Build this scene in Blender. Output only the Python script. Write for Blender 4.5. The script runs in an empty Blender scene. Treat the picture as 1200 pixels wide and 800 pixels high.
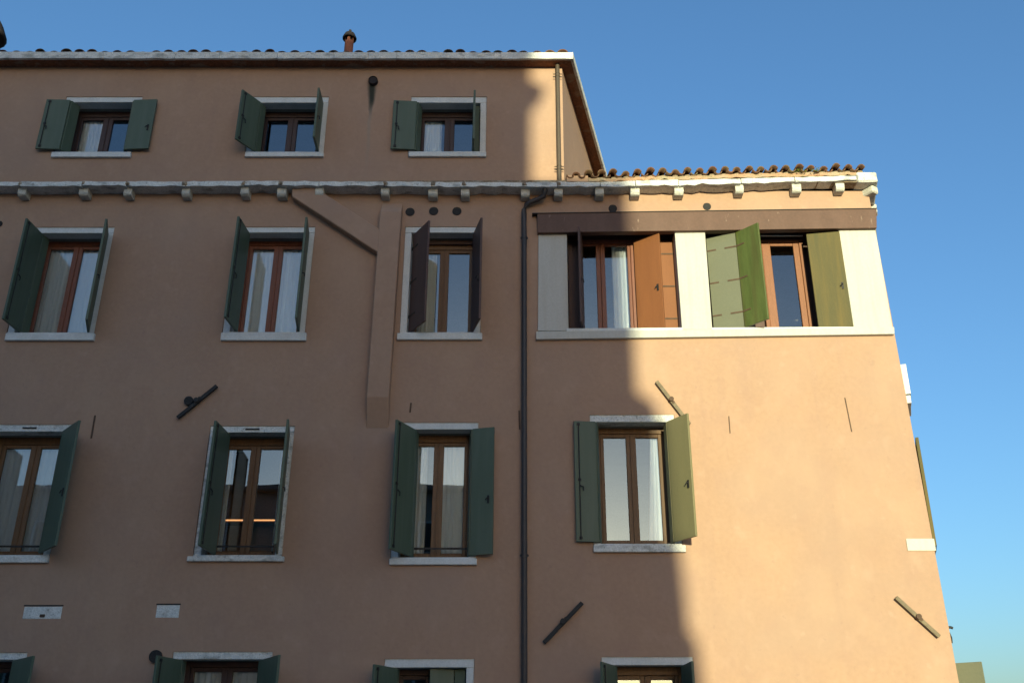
import bpy, bmesh, math, random
from mathutils import Vector, Matrix
from mathutils.geometry import delaunay_2d_cdt

random.seed(7)
R = math.radians
scn = bpy.context.scene
col = scn.collection

# ------------------------------------------------------------------ camera, sky, sun, exposure
F = 1200 * 35 / 36.0
CX, CY = 613.0, 400.0
PITCH = math.atan(F / 2600.0)
CP, SP = math.cos(PITCH), math.sin(PITCH)
EYE = 1.6
D = 13.5                      # distance of the facade

cam = bpy.data.cameras.new("camera")
cam.lens, cam.sensor_width = 35, 36
cam.shift_x = -13.0 / 1200
cam.clip_end = 3000
cam_o = bpy.data.objects.new("camera", cam)
cam_o.location = (0, 0, EYE)
cam_o.rotation_euler = (R(90) + PITCH, 0, 0)
col.objects.link(cam_o)
scn.camera = cam_o

SUN_AZ, SUN_EL = 3.0, 5.0    # azimuth to the right of the facade's normal, elevation
world = bpy.data.worlds.new("World")
scn.world = world
world.use_nodes = True
wn = world.node_tree
sky = wn.nodes.new("ShaderNodeTexSky")
sky.sky_type = 'NISHITA'
sky.sun_disc = False
sky.sun_elevation = R(SUN_EL)
sky.sun_rotation = R(180 - SUN_AZ)
sky.altitude = 0
sky.air_density = 1.1
sky.dust_density = 1.7
sky.ozone_density = 3.6
bg = wn.nodes["Background"]
bg.inputs["Strength"].default_value = 0.15
wn.links.new(sky.outputs[0], bg.inputs[0])

sun = bpy.data.lights.new("sun", 'SUN')
sun.energy = 2.75
sun.angle = R(0.5)
sun.color = (1.0, 0.965, 0.605)
sun_o = bpy.data.objects.new("sun", sun)
sdir = Vector((math.sin(R(SUN_AZ)) * math.cos(R(SUN_EL)), -math.cos(R(SUN_AZ)) * math.cos(R(SUN_EL)), math.sin(R(SUN_EL))))
sun_o.rotation_euler = sdir.to_track_quat('Z', 'Y').to_euler()
sun_o.location = (20, -30, 30)
col.objects.link(sun_o)

scn.view_settings.view_transform = 'Standard'
scn.view_settings.look = 'None'
scn.view_settings.exposure = 1.4
scn.view_settings.gamma = 1
scn.view_settings.use_curve_mapping = False


# ------------------------------------------------------------------ surveying helpers (photo point -> place on a plane)
def ray(px, py):
    u, v = (px - CX) / F, (CY - py) / F
    return Vector((u, CP - v * SP, SP + v * CP))


def at(px, py, Y=D):
    r = ray(px, py)
    t = Y / r.y
    return r.x * t, EYE + r.z * t


def zof(py, Y=D):
    return at(CX, py, Y)[1]


def onz(px, py, Z):
    r = ray(px, py)
    t = (Z - EYE) / r.z
    return r.x * t, r.y * t


def xat(px, Z, Y):
    """X of a point at known depth and height seen in photo column px"""
    zc = Y * CP + (Z - EYE) * SP
    return (px - CX) / F * zc


# ------------------------------------------------------------------ materials
def mat(name, c1, c2=None, rough=0.8, scale=3.0, fine=40.0, fine_amt=0.12, bump=0.3, bdist=0.004, metal=0.0,
        spec=0.3, stretch=(1, 1, 1), extra=None, coat=0.0):
    m = bpy.data.materials.new(name)
    m.use_nodes = True
    nt = m.node_tree
    n, l = nt.nodes, nt.links
    b = n["Principled BSDF"]
    b.inputs["Roughness"].default_value = rough
    b.inputs["Metallic"].default_value = metal
    b.inputs["Specular IOR Level"].default_value = spec
    geo = n.new("ShaderNodeNewGeometry")
    mp = n.new("ShaderNodeMapping")
    mp.inputs["Scale"].default_value = stretch
    l.new(geo.outputs["Position"], mp.inputs["Vector"])
    c2 = c2 or tuple(x * 0.8 for x in c1)
    n1 = n.new("ShaderNodeTexNoise")
    n1.inputs["Scale"].default_value = scale
    n1.inputs["Detail"].default_value = 6
    n1.inputs["Roughness"].default_value = 0.6
    l.new(mp.outputs[0], n1.inputs["Vector"])
    rp = n.new("ShaderNodeValToRGB")
    rp.color_ramp.elements[0].position = 0.35
    rp.color_ramp.elements[1].position = 0.65
    rp.color_ramp.elements[0].color = (*c1, 1)
    rp.color_ramp.elements[1].color = (*c2, 1)
    l.new(n1.outputs[0], rp.inputs[0])
    n2 = n.new("ShaderNodeTexNoise")
    n2.inputs["Scale"].default_value = fine
    n2.inputs["Detail"].default_value = 4
    l.new(mp.outputs[0], n2.inputs["Vector"])
    mr = n.new("ShaderNodeMapRange")
    mr.inputs["From Min"].default_value = 0.3
    mr.inputs["From Max"].default_value = 0.7
    mr.inputs["To Min"].default_value = 1 - fine_amt
    mr.inputs["To Max"].default_value = 1 + fine_amt
    l.new(n2.outputs[0], mr.inputs["Value"])
    mx = n.new("ShaderNodeMix")
    mx.data_type = 'RGBA'
    mx.blend_type = 'MULTIPLY'
    mx.inputs["Factor"].default_value = 1
    l.new(rp.outputs[0], mx.inputs[6])
    l.new(mr.outputs[0], mx.inputs[7])
    out = mx.outputs[2]
    if extra:
        out = extra(nt, geo, mp, out)
    l.new(out, b.inputs["Base Color"])
    if bump:
        bp = n.new("ShaderNodeBump")
        bp.inputs["Strength"].default_value = bump
        bp.inputs["Distance"].default_value = bdist
        ad = n.new("ShaderNodeMath")
        ad.operation = 'ADD'
        l.new(n1.outputs[0], ad.inputs[0])
        l.new(n2.outputs[0], ad.inputs[1])
        l.new(ad.outputs[0], bp.inputs["Height"])
        l.new(bp.outputs[0], b.inputs["Normal"])
    return m


def mixin(nt, out, fac, color, blend='MIX'):
    mx = nt.nodes.new("ShaderNodeMix")
    mx.data_type = 'RGBA'
    mx.blend_type = blend
    nt.links.new(fac, mx.inputs["Factor"])
    nt.links.new(out, mx.inputs[6])
    mx.inputs[7].default_value = (*color, 1)
    return mx.outputs[2]


def noise_mask(nt, vec, scale, lo, hi, amt=1.0, stretch=None, detail=5):
    if stretch:
        mp = nt.nodes.new("ShaderNodeMapping")
        mp.inputs["Scale"].default_value = stretch
        nt.links.new(vec, mp.inputs["Vector"])
        vec = mp.outputs[0]
    t = nt.nodes.new("ShaderNodeTexNoise")
    t.inputs["Scale"].default_value = scale
    t.inputs["Detail"].default_value = detail
    nt.links.new(vec, t.inputs["Vector"])
    r = nt.nodes.new("ShaderNodeMapRange")
    r.inputs["From Min"].default_value = lo
    r.inputs["From Max"].default_value = hi
    r.inputs["To Min"].default_value = 0
    r.inputs["To Max"].default_value = amt
    nt.links.new(t.outputs[0], r.inputs["Value"])
    return r.outputs[0]


def math_node(nt, op, a, b=None, clamp=False):
    m = nt.nodes.new("ShaderNodeMath")
    m.operation = op
    m.use_clamp = clamp
    for i, v in enumerate((a, b)):
        if v is None:
            continue
        if isinstance(v, (int, float)):
            m.inputs[i].default_value = v
        else:
            nt.links.new(v, m.inputs[i])
    return m.outputs[0]


def smooth(nt, val, a, b):
    r = nt.nodes.new("ShaderNodeMapRange")
    r.interpolation_type = 'SMOOTHSTEP'
    r.inputs["From Min"].default_value = a
    r.inputs["From Max"].default_value = b
    nt.links.new(val, r.inputs["Value"])
    return r.outputs[0]


STAIN_X, STAIN_Z = at(436.2, 99)


def wall_extra(nt, geo, mp, out):
    pos = geo.outputs["Position"]
    # greyed, washed-out patches of old limewash, paler and darker clouds at several sizes
    out = mixin(nt, out, noise_mask(nt, pos, 0.7, 0.44, 0.66, 0.55), (0.342, 0.237, 0.184))
    out = mixin(nt, out, noise_mask(nt, pos, 1.4, 0.5, 0.72, 0.45, stretch=(1.0, 1, 0.6)), (0.42, 0.284, 0.202))
    out = mixin(nt, out, noise_mask(nt, pos, 3.2, 0.52, 0.72, 0.3), (0.33, 0.21, 0.163))
    out = mixin(nt, out, noise_mask(nt, pos, 4.6, 0.56, 0.76, 0.4, stretch=(1.0, 1, 0.8), detail=8), (0.44, 0.295, 0.222))
    # thin vertical rain streaks
    out = mixin(nt, out, noise_mask(nt, pos, 2.6, 0.55, 0.78, 0.28, stretch=(1.6, 1, 0.1)), (0.3, 0.2, 0.163))
    # small pale scuffs and filled spots
    out = mixin(nt, out, noise_mask(nt, pos, 7.5, 0.66, 0.76, 0.25, detail=3), (0.47, 0.33, 0.255))
    out = mixin(nt, out, noise_mask(nt, pos, 11.0, 0.7, 0.76, 0.3, detail=2), (0.28, 0.185, 0.15))
    # soot and algae streak below the flue pipe
    sx = nt.nodes.new("ShaderNodeSeparateXYZ")
    nt.links.new(pos, sx.inputs[0])
    wob = noise_mask(nt, pos, 3.0, 0.3, 0.7, 0.03)
    dx = math_node(nt, 'ABSOLUTE', math_node(nt, 'SUBTRACT', math_node(nt, 'ADD', sx.outputs[0], wob), STAIN_X + 0.015))
    dz = math_node(nt, 'SUBTRACT', STAIN_Z, sx.outputs[2])      # metres below the pipe
    wid = math_node(nt, 'MAXIMUM', 0.045, math_node(nt, 'SUBTRACT', 0.105, math_node(nt, 'MULTIPLY', dz, 0.11)))
    near = math_node(nt, 'SUBTRACT', 1.0, math_node(nt, 'DIVIDE', dx, wid), True)
    near = smooth(nt, near, 0.0, 0.8)
    up = smooth(nt, dz, -0.15, 0.02)
    soot = math_node(nt, 'MULTIPLY', math_node(nt, 'MULTIPLY', near, up), math_node(nt, 'SUBTRACT', 1.0, smooth(nt, dz, 0.28, 0.75)))
    faint = math_node(nt, 'MULTIPLY', math_node(nt, 'MULTIPLY', near, up), math_node(nt, 'SUBTRACT', 1.0, smooth(nt, dz, 0.7, 2.1)))
    out = mixin(nt, out, math_node(nt, 'MULTIPLY', faint, 0.55), (0.28, 0.245, 0.205))
    out = mixin(nt, out, math_node(nt, 'MULTIPLY', soot, 0.92), (0.018, 0.026, 0.021))
    return out


def lichen_extra(dark, amt, lo=0.5, hi=0.68, scale=7.0):
    def f(nt, geo, mp, out):
        out = mixin(nt, out, noise_mask(nt, geo.outputs["Position"], scale, lo, hi, amt, stretch=(0.6, 1, 1.2)), dark)
        out = mixin(nt, out, noise_mask(nt, geo.outputs["Position"], scale * 3.1, 0.6, 0.7, amt), dark)
        return out
    return f


def streak_extra(c, amt, stretch=(9, 9, 0.5), lo=0.45, hi=0.7, scale=1.6):
    def f(nt, geo, mp, out):
        return mixin(nt, out, noise_mask(nt, geo.outputs["Position"], scale, lo, hi, amt, stretch=stretch), c)
    return f


def flake_extra(nt, geo, mp, out):
    p = geo.outputs["Position"]
    out = mixin(nt, out, noise_mask(nt, p, 6, 0.68, 0.74, 0.6, stretch=(1.6, 1, 0.6)), (0.3, 0.22, 0.17))
    out = mixin(nt, out, noise_mask(nt, p, 2, 0.5, 0.8, 0.5, stretch=(2.0, 1, 0.4)), (0.15, 0.088, 0.068))
    return out


M = {}
M['wall'] = mat("peach limewash plaster", (0.38, 0.247, 0.175), (0.36, 0.233, 0.165), rough=0.95, scale=1.3, fine=16, fine_amt=0.045,
                bump=0.4, bdist=0.006, spec=0.1, extra=wall_extra)
M['stone'] = mat("white istrian stone", (0.63, 0.64, 0.635), (0.57, 0.585, 0.58), rough=0.75, scale=5, fine=45, fine_amt=0.08, bump=0.25,
                 spec=0.2, extra=streak_extra((0.45, 0.46, 0.44), 0.3, stretch=(6, 6, 1.2)))
M['old_stone'] = mat("weathered istrian stone", (0.66, 0.665, 0.645), (0.54, 0.545, 0.52), rough=0.85, scale=6, fine=50, fine_amt=0.15,
                     bump=0.6, bdist=0.012, spec=0.15, extra=lichen_extra((0.13, 0.125, 0.105), 0.5, 0.55, 0.68))
M['corbel'] = mat("grey corbel stone", (0.56, 0.555, 0.51), (0.46, 0.45, 0.41), rough=0.85, scale=9, fine=60, fine_amt=0.15, bump=0.5,
                  bdist=0.008, spec=0.15, extra=lichen_extra((0.14, 0.135, 0.11), 0.4, 0.58, 0.74, 9))
M['mortar'] = mat("brick and mortar bed", (0.36, 0.30, 0.22), (0.42, 0.24, 0.15), rough=0.95, scale=5, fine=40, fine_amt=0.2, bump=0.8,
                  bdist=0.012, spec=0.1, stretch=(0.7, 1, 1.5), extra=lichen_extra((0.22, 0.2, 0.11), 0.6))
M['plug'] = mat("pale lime mortar", (0.29, 0.235, 0.165), (0.19, 0.145, 0.1), rough=0.95, scale=12, fine=50, fine_amt=0.15, bump=0.6, spec=0.1)
M['pilaster'] = mat("cream painted pilaster", (0.48, 0.475, 0.445), (0.46, 0.455, 0.425), rough=0.85, scale=2.5, fine=35, fine_amt=0.05,
                    bump=0.3, spec=0.15, extra=streak_extra((0.4, 0.36, 0.3), 0.3))
M['soffit'] = mat("terracotta soffit", (0.22, 0.095, 0.05), (0.16, 0.085, 0.055), rough=0.9, scale=3, fine=25, fine_amt=0.25, bump=0.6,
                  bdist=0.01, spec=0.1, extra=lichen_extra((0.26, 0.22, 0.17), 0.5, 0.58, 0.66, 3.0))
M['rubble'] = mat("rough cornice underside", (0.28, 0.23, 0.17), (0.2, 0.145, 0.1), rough=0.95, scale=6, fine=30, fine_amt=0.3, bump=1.0,
                  bdist=0.02, spec=0.1, extra=lichen_extra((0.42, 0.38, 0.32), 0.6, 0.56, 0.66, 4.0))
M['tile'] = mat("terracotta roof tile", (0.165, 0.08, 0.048), (0.115, 0.062, 0.041), rough=0.9, scale=4, fine=30, fine_amt=0.25, bump=0.6,
                bdist=0.006, spec=0.15, extra=lichen_extra((0.15, 0.13, 0.075), 0.7, 0.5, 0.7, 6))
M['flue'] = mat("terracotta flue", (0.36, 0.13, 0.075), (0.28, 0.11, 0.07), rough=0.9, scale=8, spec=0.1)
M['flue_dark'] = mat("sooty clay", (0.05, 0.04, 0.04), (0.03, 0.028, 0.03), rough=0.9, spec=0.1)
GREEN = (0.078, 0.108, 0.074)
M['green'] = mat("dark green shutter paint", GREEN, (0.07, 0.099, 0.067), rough=0.5, scale=2, fine=55, fine_amt=0.06, bump=0.08, spec=0.35,
                 stretch=(3, 3, 0.6), extra=streak_extra((0.105, 0.132, 0.1), 0.4, stretch=(7, 7, 0.5)))
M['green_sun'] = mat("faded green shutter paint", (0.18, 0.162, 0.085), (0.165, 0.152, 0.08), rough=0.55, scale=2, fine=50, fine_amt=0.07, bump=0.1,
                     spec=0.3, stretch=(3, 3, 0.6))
M['sage'] = mat("sage green shutter paint", (0.13, 0.137, 0.097), (0.122, 0.129, 0.091), rough=0.6, scale=2, fine=40, fine_amt=0.04, bump=0.1, spec=0.25)
M['bright_green'] = mat("mottled green shutter paint", (0.06, 0.08, 0.017), (0.085, 0.112, 0.028), rough=0.4, scale=2.2, fine=30, fine_amt=0.1,
                        bump=0.1, spec=0.4, stretch=(6, 6, 0.7), extra=streak_extra((0.075, 0.062, 0.018), 0.6))
M['olive'] = mat("weathered olive shutter paint", (0.085, 0.078, 0.036), (0.105, 0.088, 0.036), rough=0.7, scale=2, fine=40, fine_amt=0.08, bump=0.12,
                 spec=0.2, stretch=(4, 4, 0.6), extra=streak_extra((0.16, 0.115, 0.036), 0.45))
M['brown'] = mat("chestnut shutter paint", (0.20, 0.078, 0.03), (0.18, 0.069, 0.027), rough=0.6, scale=2.5, fine=45, fine_amt=0.06, bump=0.12,
                 spec=0.25, stretch=(4, 4, 0.6))
M['dark_brown'] = mat("dark brown shutter paint", (0.095, 0.055, 0.046), (0.08, 0.046, 0.04), rough=0.55, scale=2.5, fine=45, fine_amt=0.1, bump=0.12,
                      spec=0.3, stretch=(4, 4, 0.6))
M['beam'] = mat("brown painted steel beam", (0.112, 0.062, 0.046), (0.1, 0.056, 0.042), rough=0.6, scale=3, fine=30, fine_amt=0.08, bump=0.1, spec=0.3,
                extra=flake_extra)
M['iron'] = mat("black iron", (0.01, 0.01, 0.011), (0.016, 0.014, 0.014), rough=0.6, scale=20, spec=0.4)
M['rusty'] = mat("weathered iron strap", (0.10, 0.06, 0.04), (0.07, 0.045, 0.03), rough=0.75, scale=20, spec=0.3)
M['tie'] = mat("painted iron tie bar", (0.18, 0.145, 0.095), (0.14, 0.112, 0.075), rough=0.7, scale=15, spec=0.25)
M['tie_dark'] = mat("dark iron tie bar", (0.022, 0.022, 0.024), (0.03, 0.03, 0.03), rough=0.7, scale=15, spec=0.3)
M['pipe_dark'] = mat("dark brown drainpipe", (0.042, 0.034, 0.034), (0.036, 0.03, 0.03), rough=0.5, scale=4, spec=0.4)
M['pipe_tan'] = mat("old copper drainpipe", (0.085, 0.062, 0.044), (0.07, 0.054, 0.04), rough=0.55, scale=4, spec=0.35, stretch=(4, 4, 0.7))
M['wood_red'] = mat("red stained window wood", (0.215, 0.072, 0.036), (0.165, 0.054, 0.028), rough=0.45, scale=4, fine=30, fine_amt=0.15, bump=0.1,
                    spec=0.4, stretch=(8, 8, 0.7))
M['wood_brown'] = mat("brown window wood", (0.17, 0.088, 0.036), (0.125, 0.062, 0.026), rough=0.5, scale=4, fine=30, fine_amt=0.2, bump=0.1, spec=0.4,
                      stretch=(8, 8, 0.7))
M['wood_dark'] = mat("dark window wood", (0.06, 0.034, 0.03), (0.048, 0.028, 0.026), rough=0.5, scale=4, fine=30, fine_amt=0.15, bump=0.1, spec=0.35,
                     stretch=(8, 8, 0.7))
M['wood_orange'] = mat("orange brown window wood", (0.225, 0.09, 0.042), (0.185, 0.073, 0.033), rough=0.5, scale=4, fine=30, fine_amt=0.15, bump=0.1,
                       spec=0.35, stretch=(8, 8, 0.7))
M['reveal'] = mat("grey rendered reveal", (0.25, 0.245, 0.21), (0.22, 0.21, 0.18), rough=0.9, scale=4, spec=0.1)
M['room'] = mat("room plaster", (0.30, 0.27, 0.23), rough=0.9, scale=2, spec=0.1)
M['dark_room'] = mat("dark room panelling", (0.2, 0.14, 0.1), rough=0.8, scale=2, spec=0.1)
M['moss'] = mat("moss and weeds", (0.10, 0.14, 0.025), (0.17, 0.17, 0.04), rough=0.9, scale=20, spec=0.1)
M['paving'] = mat("grey trachyte paving", (0.20, 0.19, 0.175), (0.15, 0.145, 0.135), rough=0.85, scale=1.5, spec=0.2)
M['far_wall'] = mat("ochre plaster of the houses opposite", (0.36, 0.25, 0.16), (0.32, 0.22, 0.145), rough=0.9, scale=0.6, spec=0.1)
M['far_wall_grey'] = mat("greyish plaster of the house opposite", (0.27, 0.22, 0.19), (0.23, 0.19, 0.165), rough=0.9, scale=0.6, spec=0.1)

# glass: clear pane that mirrors more at grazing angles, faintly uneven
g = bpy.data.materials.new("window glass")
g.use_nodes = True
nt = g.node_tree
for x in list(nt.nodes):
    if x.type != 'OUTPUT_MATERIAL':
        nt.nodes.remove(x)
tr = nt.nodes.new("ShaderNodeBsdfTransparent")
tr.inputs[0].default_value = (0.97, 0.98, 0.98, 1)
gl = nt.nodes.new("ShaderNodeBsdfGlossy")
gl.inputs["Roughness"].default_value = 0.0
gl.inputs["Color"].default_value = (0.74, 0.9, 1, 1)
fr = nt.nodes.new("ShaderNodeFresnel")
fr.inputs["IOR"].default_value = 2.35
mxs = nt.nodes.new("ShaderNodeMixShader")
geo = nt.nodes.new("ShaderNodeNewGeometry")
nz = nt.nodes.new("ShaderNodeTexNoise")
nz.inputs["Scale"].default_value = 2.2
nz.inputs["Detail"].default_value = 1
bp = nt.nodes.new("ShaderNodeBump")
bp.inputs["Strength"].default_value = 0.05
bp.inputs["Distance"].default_value = 0.01
nt.links.new(geo.outputs["Position"], nz.inputs["Vector"])
nt.links.new(nz.outputs[0], bp.inputs["Height"])
nt.links.new(bp.outputs[0], gl.inputs["Normal"])
nt.links.new(fr.outputs[0], mxs.inputs[0])
nt.links.new(tr.outputs[0], mxs.inputs[1])
nt.links.new(gl.outputs[0], mxs.inputs[2])
nt.links.new(mxs.outputs[0], nt.nodes["Material Output"].inputs["Surface"])
M['glass'] = g

# sheer curtain: half diffuse, half translucent
g = bpy.data.materials.new("white curtain cloth")
g.use_nodes = True
nt = g.node_tree
nt.nodes.remove(nt.nodes["Principled BSDF"])
df = nt.nodes.new("ShaderNodeBsdfDiffuse")
df.inputs[0].default_value = (0.78, 0.86, 0.94, 1)
tl = nt.nodes.new("ShaderNodeBsdfTranslucent")
tl.inputs[0].default_value = (0.62, 0.68, 0.74, 1)
mxs = nt.nodes.new("ShaderNodeMixShader")
mxs.inputs[0].default_value = 0.15
nt.links.new(df.outputs[0], mxs.inputs[1])
nt.links.new(tl.outputs[0], mxs.inputs[2])
nt.links.new(mxs.outputs[0], nt.nodes["Material Output"].inputs["Surface"])
M['curtain'] = g

g = bpy.data.materials.new("warm strip lamp")
g.use_nodes = True
e = g.node_tree.nodes["Principled BSDF"]
e.inputs["Base Color"].default_value = (0.8, 0.6, 0.4, 1)
e.inputs["Emission Color"].default_value = (1.0, 0.46, 0.17, 1)
e.inputs["Emission Strength"].default_value = 0.5
M['lamp'] = g


# ------------------------------------------------------------------ mesh helpers
class MB:
    def __init__(self):
        self.v, self.f, self.sm = [], [], []

    def add(self, vs, fs, smooth=False):
        o = len(self.v)
        self.v += [Vector(p) for p in vs]
        self.f += [[i + o for i in f] for f in fs]
        self.sm += [smooth] * len(fs)
        return self

    def box(self, x0, x1, y0, y1, z0, z1):
        vs = [(x, y, z) for z in (z0, z1) for x, y in ((x0, y0), (x1, y0), (x1, y1), (x0, y1))]
        return self.add(vs, [(3, 2, 1, 0), (4, 5, 6, 7), (0, 1, 5, 4), (1, 2, 6, 5), (2, 3, 7, 6), (3, 0, 4, 7)])

    def prism(self, poly, y0, y1):
        """polygon in (x,z), counter-clockwise seen from the front, extruded y0 (front) -> y1"""
        n = len(poly)
        vs = [(x, y0, z) for x, z in poly] + [(x, y1, z) for x, z in poly]
        fs = [tuple(range(n)), tuple(range(2 * n - 1, n - 1, -1))]
        fs += [(i, i + n, (i + 1) % n + n, (i + 1) % n) for i in range(n)]
        return self.add(vs, fs)

    def prism_x(self, poly, x0, x1):
        n = len(poly)
        vs = [(x0, y, z) for y, z in poly] + [(x1, y, z) for y, z in poly]
        fs = [tuple(range(n - 1, -1, -1)), tuple(range(n, 2 * n))]
        fs += [(i, (i + 1) % n, (i + 1) % n + n, i + n) for i in range(n)]
        return self.add(vs, fs)

    def plan(self, poly, z0, z1):
        """polygon in (x,y), counter-clockwise from above, extruded up"""
        n = len(poly)
        vs = [(x, y, z0) for x, y in poly] + [(x, y, z1) for x, y in poly]
        fs = [tuple(range(n - 1, -1, -1)), tuple(range(n, 2 * n))]
        fs += [(i, (i + 1) % n, (i + 1) % n + n, i + n) for i in range(n)]
        return self.add(vs, fs)

    def plate(self, p, q, t, z0, z1, off=0.0):
        p, q = Vector(p).to_2d(), Vector(q).to_2d()
        d = (q - p).normalized()
        nrm = Vector((d.y, -d.x))
        a, b = nrm * (off + t / 2), nrm * (off - t / 2)
        return self.plan([p + a, q + a, q + b, p + b], z0, z1)

    def tube(self, pts, r, seg=10, caps=True):
        pts = [Vector(p) for p in pts]
        rs = r if isinstance(r, (list, tuple)) else [r] * len(pts)
        rings = []
        ref = Vector((0.13, 0.31, 0.94))
        for i, p in enumerate(pts):
            d = (pts[min(i + 1, len(pts) - 1)] - pts[max(i - 1, 0)]).normalized()
            rf = ref if abs(d.dot(ref)) < 0.9 else Vector((1, 0, 0))
            a = d.cross(rf).normalized()
            b = d.cross(a)
            rings.append([p + (a * math.cos(2 * math.pi * k / seg) + b * math.sin(2 * math.pi * k / seg)) * rs[i] for k in range(seg)])
        vs = [v for rg in rings for v in rg]
        fs = []
        for i in range(len(pts) - 1):
            for k in range(seg):
                fs.append((i * seg + k, i * seg + (k + 1) % seg, (i + 1) * seg + (k + 1) % seg, (i + 1) * seg + k))
        self.add(vs, fs, True)
        if caps:
            self.add(rings[0], [tuple(range(seg))])
            self.add(rings[-1], [tuple(range(seg - 1, -1, -1))])
        return self

    def lathe(self, prof, c, seg=16):
        """profile [(r,z)] round the vertical through c"""
        vs = [(c[0] + r * math.cos(2 * math.pi * k / seg), c[1] + r * math.sin(2 * math.pi * k / seg), z) for r, z in prof for k in range(seg)]
        fs = []
        for i in range(len(prof) - 1):
            for k in range(seg):
                fs.append((i * seg + k, i * seg + (k + 1) % seg, (i + 1) * seg + (k + 1) % seg, (i + 1) * seg + k))
        return self.add(vs, fs, True)

    def mesh(self, name, m, bevel=0.0, center=None, jitter=0.0):
        c = center
        if c is None:
            lo = Vector([min(p[i] for p in self.v) for i in range(3)])
            hi = Vector([max(p[i] for p in self.v) for i in range(3)])
            c = (lo + hi) / 2
        c = Vector(c)
        me = bpy.data.meshes.new(name)
        me.from_pydata([p - c for p in self.v], [], self.f)
        me.polygons.foreach_set("use_smooth", self.sm)
        bm = bmesh.new()
        bm.from_mesh(me)
        bmesh.ops.recalc_face_normals(bm, faces=bm.faces)
        if bevel:
            ed = [e for e in bm.edges if len(e.link_faces) == 2 and e.calc_face_angle(0) > 0.6]
            bmesh.ops.bevel(bm, geom=ed, offset=bevel, segments=1, profile=0.5, affect='EDGES', clamp_overlap=True)
        if jitter:
            for v in bm.verts:
                v.co += Vector((random.uniform(-1, 1), random.uniform(-1, 1), random.uniform(-1, 1))) * jitter
        bm.to_mesh(me)
        bm.free()
        me.materials.append(m)
        return me, c


WLOC = {}


def link(name, data, loc, parent=None, rot=None):
    o = bpy.data.objects.new(name, data)
    col.objects.link(o)
    loc = Vector(loc)
    WLOC[o.name] = loc
    if parent:
        o.parent = parent
        o.location = loc - WLOC[parent.name]
    else:
        o.location = loc
    if rot:
        o.rotation_euler = rot
    return o


def part(name, mb, m, parent=None, bevel=0.0, label=None, jitter=0.0, kind=None, center=None):
    me, c = mb.mesh(name, m, bevel, jitter=jitter, center=center)
    o = link(name, me, c, parent)
    if label:
        o["label"] = label
    if kind:
        o["kind"] = kind
    return o


def tag(o, label, cat, group=None):
    o["label"], o["category"] = label, cat
    if group:
        o["group"] = group
    return o


def thing(name, label, cat, loc, group=None):
    o = link(name, None, loc)
    o.empty_display_size = 0.3
    return tag(o, label, cat, group)


# ------------------------------------------------------------------ ground
gm = MB().add([(-900, -900, 0), (900, -900, 0), (900, 900, 0), (-900, 900, 0)], [(0, 1, 2, 3)])
o = part("pavement", gm, M['paving'])
o["kind"] = "structure"

# ------------------------------------------------------------------ the house
house = thing("house", "peach plastered four storey house with shuttered windows and a lower tiled wing on the right", "house", (0, D, 0))

XL = -14.0
XC = at(658.5, 76)[0]                       # right corner of the top storey
ZE = zof(78.5)                              # wall head under the top eave
ZC = zof(224.0)                             # wall head under the cornice of the wing
XR0, XR1 = 5.635, 5.50                      # the outer corner leans in a little towards the top


def xr(z):
    return XR0 + (XR1 - XR0) * (z - 1.6) / (10.4 - 1.6)


WIN = {}


def window_geometry(key, l, ytop, ylb, s=None, yst=None, ysb=None, zs=None):
    w = {}
    w['x0'], w['zt'] = at(l[0], ytop)
    w['x1'] = at(l[1], ytop)[0]
    w['zl'] = zof(ylb)
    if yst:
        w['zs'], w['zb'] = zof(yst, D - 0.03), zof(ysb, D - 0.05)
        w['sx0'], w['sx1'] = at(s[0], (yst + ysb) / 2, D - 0.05)[0], at(s[1], (yst + ysb) / 2, D - 0.05)[0]
    else:
        w['zs'], w['zb'] = zs, zs - 0.12
        w['sx0'], w['sx1'] = w['x0'] - 0.03, w['x1'] + 0.03
    WIN[key] = w
    return w


window_geometry('11', (77.7, 167.2), 113.4, 119.3, (60, 153), 177, 183.7)
window_geometry('12', (296, 385.6), 113.4, 119.8, (287, 379), 177, 183.2)
window_geometry('13', (481.9, 570.6), 113.4, 120, (478.7, 569.7), 176.6, 183)
window_geometry('21', (36.5, 134.4), 266, 272.5, (6, 110), 388.6, 398.4)
window_geometry('22', (277, 369.5), 265.8, 272, (258.6, 358.6), 388, 398.4)
window_geometry('23', (475, 565.5), 265.6, 272, (465.3, 565), 388.3, 397.4)
window_geometry('31', (-18, 88.4), 497, 505, (-57, 55.8), 649, 658.6)
window_geometry('32', (246.5, 345.6), 498.7, 506, (219.2, 332.5), 649, 657)
window_geometry('33', (466, 561), 494.7, 502.5, (456.2, 558.7), 651.7, 661)
window_geometry('34', (691, 790), 485.5, 494, (695.8, 803.7), 636, 646.2)
window_geometry('41', (-75, 32.3), 763.9, 772.6, zs=1.0)
window_geometry('42', (202.8, 319.8), 763, 771.8, zs=1.0)
window_geometry('43', (450.7, 556), 771.3, 781.3, zs=1.0)
window_geometry('44', (704.7, 812), 769, 778.5, zs=1.0)

# loggia openings
LOG_ZT = zof(268.5)
LOG_ZS = zof(386)
holes = []
for k, w in WIN.items():
    holes.append([(w['x0'], w['zb'] + 0.02), (w['x1'], w['zb'] + 0.02), (w['x1'], w['zt']), (w['x0'], w['zt'])])
LX0 = at(631, 330)[0]
lz0 = zof(392)
holes.append([(LX0 + 0.01, lz0), (xr(lz0) - 0.02, lz0), (xr(LOG_ZT) - 0.02, LOG_ZT), (LX0 + 0.01, LOG_ZT)])

outer = [(XL, 0), (xr(0), 0), (xr(ZC), ZC), (XC, ZC), (XC, ZE), (XL, ZE)]


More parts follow.
